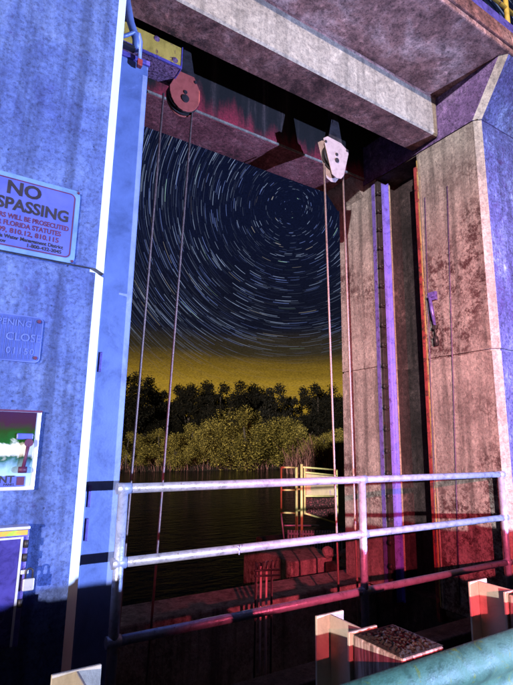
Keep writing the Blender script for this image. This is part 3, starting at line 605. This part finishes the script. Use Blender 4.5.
# ------------------------------------------------------------------ upstream wing wall, platform, fence gate, rack, rocks
mb = MB(); mb.box(5.62, 6.80, 4.05, 5.75, -5.0, -0.70); tag(build(mb, 'wing_wall', 'tan', bevel=0.03), 'low square concrete block beyond the sill wall', 'concrete block')
mb = MB(); mb.box(6.9, 14, 6.05, 7.3, -5.0, -0.90); tag(build(mb, 'platform', 'dark_conc', bevel=0.03), 'dark concrete platform carrying the small fence gate', 'platform')
fg = empty('fence_gate', (7.9, 6.4, -0.9), 'yellow green framed fence gate with cream panel beyond the railing', 'gate')
YG = 6.4
def bar(name, p, q, r_=0.022, mat='yellow_green'):
    mb = MB(); mb.tube([p, q], r_, 8); return build(mb, name, mat, fg)
for x, zt, zb in ((7.04, 0.84, -0.24), (7.50, 0.83, -0.9), (7.66, 0.90, -0.9), (7.76, 0.84, -0.30), (8.82, 0.74, -0.62)):
    bar('post', (x, YG, zb), (x, YG, zt), 0.035 if zb < -0.8 else 0.024)
for (x0, x1, z0, z1) in ((7.04, 7.50, 0.83, 0.82), (7.04, 7.50, 0.30, 0.28), (7.04, 7.50, -0.22, -0.26), (7.66, 8.82, 0.83, 0.74), (7.76, 8.82, 0.70, 0.60), (7.76, 8.82, 0.13, 0.08), (7.76, 8.82, -0.28, -0.60), (7.50, 7.66, 0.30, 0.30), (7.50, 7.66, -0.20, -0.20)):
    bar('rail', (x0, YG, z0), (x1, YG, z1))
bar('brace', (7.04, YG, -0.24), (7.14, YG, -0.9), 0.02, 'galv'); bar('brace', (7.14, YG, -0.52), (8.2, YG, -0.60), 0.02, 'galv')
mb = MB(); A = [(7.80, 0.66), (8.79, 0.57), (8.79, 0.10), (7.80, 0.15)]; mb.loft([(x, YG+0.02, z) for x, z in A], [(x, YG+0.035, z) for x, z in A]); build(mb, 'panel', 'cream_panel', fg)
mb = MB(); A = [(7.80, 0.08), (8.79, 0.04), (8.79, -0.56), (7.80, -0.27)]; mb.loft([(x, YG+0.02, z) for x, z in A], [(x, YG+0.03, z) for x, z in A]); build(mb, 'mesh_panel', 'mesh_red', fg)
rk = empty('trash_rack', (7.7, 5.98, -1.6), 'grey picket rack below the fence gate at the platform edge', 'rack')
for k in range(20):
    if k == 0: mb = MB(); mb.box(6.95, 6.985, 5.99, 6.02, -2.4, -0.55); pk = build(mb, 'picket', 'galv', rk)
    else: clone(pk, rk, (0.085*k, 0, -0.008*k))
mb = MB(); A = [(6.93, -0.60), (8.65, -0.76), (8.65, -0.80), (6.93, -0.64)]; mb.loft([(x, 5.97, z) for x, z in A], [(x, 5.988, z) for x, z in A]); build(mb, 'rail', 'galv', rk)
def rock(loc, s, label):
    bm = bmesh.new(); bmesh.ops.create_icosphere(bm, subdivisions=2, radius=1)
    for v in bm.verts: v.co = Vector((v.co.x*s[0], v.co.y*s[1], v.co.z*s[2]))*rnd.uniform(0.8, 1.15) + Vector(loc)
    return tag(build(bm, 'rubble_stone', 'tan'), label, 'stone', 'stones by the concrete block')
rock((6.45, 4.0, -0.60), (0.12, 0.12, 0.11), 'dark round stone on the concrete block'); 
rock((6.66, 3.62, -0.60), (0.20, 0.16, 0.12), 'reddish broken stone between concrete block and tan pier')
mb = MB(); mb.box(6.3, 7.2, 3.3, 3.93, -5, -0.74); tag(build(mb, 'footing_step', 'dark_conc', bevel=0.03), 'dark concrete step behind the tan pier foot', 'step')

# ------------------------------------------------------------------ road guardrail with steel posts and timber blocks
gr = empty('road_guardrail', (2, -2.2, 0), 'teal corrugated steel road guardrail in the foreground corner', 'guardrail')
prof = [(-2.262, 0.700), (-2.285, 0.700), (-2.315, 0.683), (-2.338, 0.650), (-2.340, 0.615), (-2.322, 0.585), (-2.285, 0.560), (-2.265, 0.535), (-2.262, 0.505), (-2.275, 0.478), (-2.315, 0.455), (-2.338, 0.425), (-2.338, 0.390), (-2.318, 0.360), (-2.280, 0.338), (-2.263, 0.310), (-2.275, 0.282), (-2.320, 0.255), (-2.338, 0.22), (-2.32, 0.19), (-2.275, 0.175)]
bm = bmesh.new(); xs = [-14 + 1.0*k for k in range(36)]
rows = [[bm.verts.new((x, y, z)) for y, z in prof] for x in xs]
for a, b_ in zip(rows, rows[1:]):
    for k in range(len(prof)-1): f = bm.faces.new((a[k], a[k+1], b_[k+1], b_[k])); f.smooth = True
bo = build(bm, 'beam', 'teal', gr); so = bo.modifiers.new('solid', 'SOLIDIFY'); so.thickness = 0.004; ss = bo.modifiers.new('sub', 'SUBSURF'); ss.levels = 1; ss.render_levels = 2; ss.subdivision_type = 'CATMULL_CLARK'
first = None
for k in range(-4, 9):
    x = 1.525 + 1.07*k
    if first is None:
        mb = MB(); mb.box(-0.078, 0.078, -1.79, -1.778, 0.01, 0.715); mb.box(-0.005, 0.005, -1.978, -1.791, 0.01, 0.712); mb.box(-0.078, 0.078, -1.992, -1.979, 0.01, 0.713)
        first = build(mb, 'steel_post', 'post_steel', gr, 0.002, 1); p0 = Vector(first.location)
        mb = MB(); mb.box(-0.065, 0.165, -2.250, -1.994, 0.34, 0.705); tb = build(mb, 'timber_block', 'timber', gr, 0.012); b0 = Vector(tb.location)
        bm = bmesh.new(); bmesh.ops.create_grid(bm, x_segments=26, y_segments=26, size=0.5)
        for v in bm.verts:
            ex = min(1.0, (0.5-max(abs(v.co.x), abs(v.co.y)))*6)
            v.co = Vector((0.05+v.co.x*0.225, -2.122+v.co.y*0.25, 0.7055+ex*rnd.uniform(0.0, 0.013)))
        cap = build(bm, 'lichen_crust', 'moss', tb)
        first.location.x += x; tb.location.x += x
    else:
        for src in (first, tb): clone(src, gr, (1.07*(k+4), 0, 0))

# ------------------------------------------------------------------ vegetation on the far bank
def leaf_blob(name, lobes, nleaf, size, mat, seed, flat=1.0):
    q = random.Random(seed); V = []; Fc = []
    tot = sum(l_[3]**2 for l_ in lobes)
    for (cx, cy, cz, r) in lobes:
        for i in range(int(nleaf*r*r/tot)):
            d = Vector((q.gauss(0, 1), q.gauss(0, 1), q.gauss(0, 1))).normalized()
            c = Vector((cx, cy, cz)) + d*r*(q.random()**0.4)*q.uniform(0.7, 1.35); c.z = cz + (c.z-cz)*flat
            u = Vector((q.gauss(0, 1), q.gauss(0, 1), q.gauss(0, 1))).normalized(); w = u.orthogonal().normalized()
            s = size*q.uniform(0.6, 1.4); b0 = len(V)
            V += [c-u*s, c+w*s*0.45, c+u*s, c-w*s*0.45]; Fc.append((b0, b0+1, b0+2, b0+3))
    me = bpy.data.meshes.new(name); me.from_pydata([tuple(v) for v in V], [], Fc); me.materials.append(M[mat]); return me
def trunk_mesh(name, h, lobes, r0, seed):
    q = random.Random(seed); mb = MB()
    mb.tube([(0, 0, -0.3), (q.uniform(-.1, .1), q.uniform(-.1, .1), h*0.4), (q.uniform(-.3, .3), q.uniform(-.3, .3), h*0.8)], [r0, r0*0.7, r0*0.3], 8)
    for (cx, cy, cz, r) in lobes[:7]: mb.tube([(0, 0, h*q.uniform(0.25, 0.5)), (cx*0.5, cy*0.5, cz*0.75), (cx, cy, cz)], [r0*0.4, r0*0.25, r0*0.08], 6)
    bmesh.ops.recalc_face_normals(mb.bm, faces=mb.bm.faces); me = bpy.data.meshes.new(name); mb.bm.to_mesh(me); mb.bm.free(); me.materials.append(M['bark']); return me
def kind_of(nm, h, w, nl, lf, mat, seed, low, sizes=(0.08, 0.10, 0.13, 0.17)):
    q = random.Random(seed); lobes = []
    for k in range(34):
        a = q.uniform(0, 6.28); rr = w*0.5*math.sqrt(q.random())*1.0; z = h*(low + (0.93-low)*q.random()*(1-0.35*(rr/(w*0.5))**2))
        lobes.append((rr*math.cos(a), rr*math.sin(a), z, w*q.choice(sizes)))
    lobes.append((w*q.uniform(-0.1, 0.1), 0, h-w*0.12, w*0.12))
    return leaf_blob(nm+'_crown', lobes, nl, lf, mat, seed), trunk_mesh(nm+'_trunk', h, lobes, w*0.03, seed), h
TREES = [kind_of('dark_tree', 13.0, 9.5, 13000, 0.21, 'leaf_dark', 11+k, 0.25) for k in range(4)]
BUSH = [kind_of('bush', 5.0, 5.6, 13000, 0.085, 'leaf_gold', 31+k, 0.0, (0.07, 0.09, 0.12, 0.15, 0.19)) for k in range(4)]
def plant(name, kind, px, ytop, Y, label, cat, group, wide=1.0):
    zb = -1.9 if Y < 54 else (-1.55 if Y < 60 else -1.15); p = on_y(px, ytop, Y); s = (p.z-zb)/kind[2]*1.0
    t = empty(name, (p.x, Y, zb), label, cat, group); t.scale = (s*wide, s*wide, s); t.rotation_euler.z = rnd.uniform(0, 6.28)
    for nm, me in (('crown', kind[0]), ('trunk', kind[1])):
        o_ = bpy.data.objects.new(nm, me); COL.objects.link(o_); o_.parent = t
    return t
tops = [(60, 380), (88, 378), (112, 377), (131, 374), (149, 378), (176, 386), (190, 385), (206, 382), (222, 385), (240, 382), (252, 385), (276, 386), (302, 389), (318, 385), (333, 386), (356, 386), (385, 384), (420, 380)]
for i, (px, yt) in enumerate(tops):
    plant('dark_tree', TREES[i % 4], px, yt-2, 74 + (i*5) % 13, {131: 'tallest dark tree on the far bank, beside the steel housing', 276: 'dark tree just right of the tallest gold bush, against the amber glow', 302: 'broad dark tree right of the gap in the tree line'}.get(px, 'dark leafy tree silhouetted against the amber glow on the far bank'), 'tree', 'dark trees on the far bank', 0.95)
bt = [(70, 430), (100, 428), (128, 432), (146, 436), (160, 428), (176, 433), (192, 424), (205, 428), (218, 418), (232, 424), (246, 407), (258, 411), (270, 424), (284, 416), (297, 426), (310, 434), (324, 432), (340, 428), (365, 430), (395, 428)]
for i, (px, yt) in enumerate(bt):
    plant('bush', BUSH[i % 4], px, yt, 53.5 + (i*3) % 5, 'tallest olive gold bush in the middle of the far bank' if px == 246 else 'olive gold leafy bush along the far bank below the trees', 'bush', 'bushes on the far bank', 1.05)
# second row of darker undergrowth closes the gaps
for i in range(24):
    px = 60 + i*15
    plant('undergrowth_bush', (TREES[i % 4][0], TREES[i % 4][1], 13.0), px, 418 + (i*7) % 12, 66 + i % 4, 'dark undergrowth bush between trees and gold bushes', 'bush', 'undergrowth on the far bank', 1.5)
def blades(n_, area, hmin, hmax, wd, spread, seed):
    q = random.Random(seed); V = []; Fc = []
    for i in range(n_):
        x, y, z = area(q); h = q.uniform(hmin, hmax); a = q.uniform(0, 6.28); ln = h*q.uniform(0.05, spread); b0 = len(V)
        dx, dy = math.cos(a)*ln, math.sin(a)*ln; wx, wy = -math.sin(a)*wd, math.cos(a)*wd
        if abs(wx) < wd*0.5: wx = wd*0.7
        for t in (0, 0.5, 1): 
            k = wd and (1-t*0.85)
            V += [(x+dx*t*t-wx*k, y+dy*t*t-wy*k, z+h*t*(1-0.15*t)), (x+dx*t*t+wx*k, y+dy*t*t+wy*k, z+h*t*(1-0.15*t))]
        Fc += [(b0, b0+1, b0+3, b0+2), (b0+2, b0+3, b0+5, b0+4)]
    me = bpy.data.meshes.new('reeds'); me.from_pydata(V, [], Fc); me.materials.append(M['reed']); return me
o = bpy.data.objects.new('shore_reeds', blades(900, lambda q: (q.uniform(5, 75), 51.2+abs(q.gauss(0, 1.1)), -2.2 - 0.3*q.random()), 0.5, 2.1, 0.028, 0.9, 3)); COL.objects.link(o)
tag(o, 'dry pinkish reeds fringing the far waterline', 'reeds', kind='stuff')
for i, (px, h) in enumerate(((296, 3.6), (308, 4.6), (321, 5.0), (333, 4.4), (352, 4.6))):
    p = on_y(px, 462, 43)
    o = bpy.data.objects.new('reed_clump', blades(170, lambda q: (q.gauss(0, 0.6), q.gauss(0, 0.4), 0), h*0.35, h*1.1, 0.045, 0.6, 50+i)); COL.objects.link(o); o.location = (p.x, 43, -2.21)
    tag(o, 'tall pinkish reed clump in the water beyond the fence gate', 'reeds', 'reed clumps beyond the fence gate')
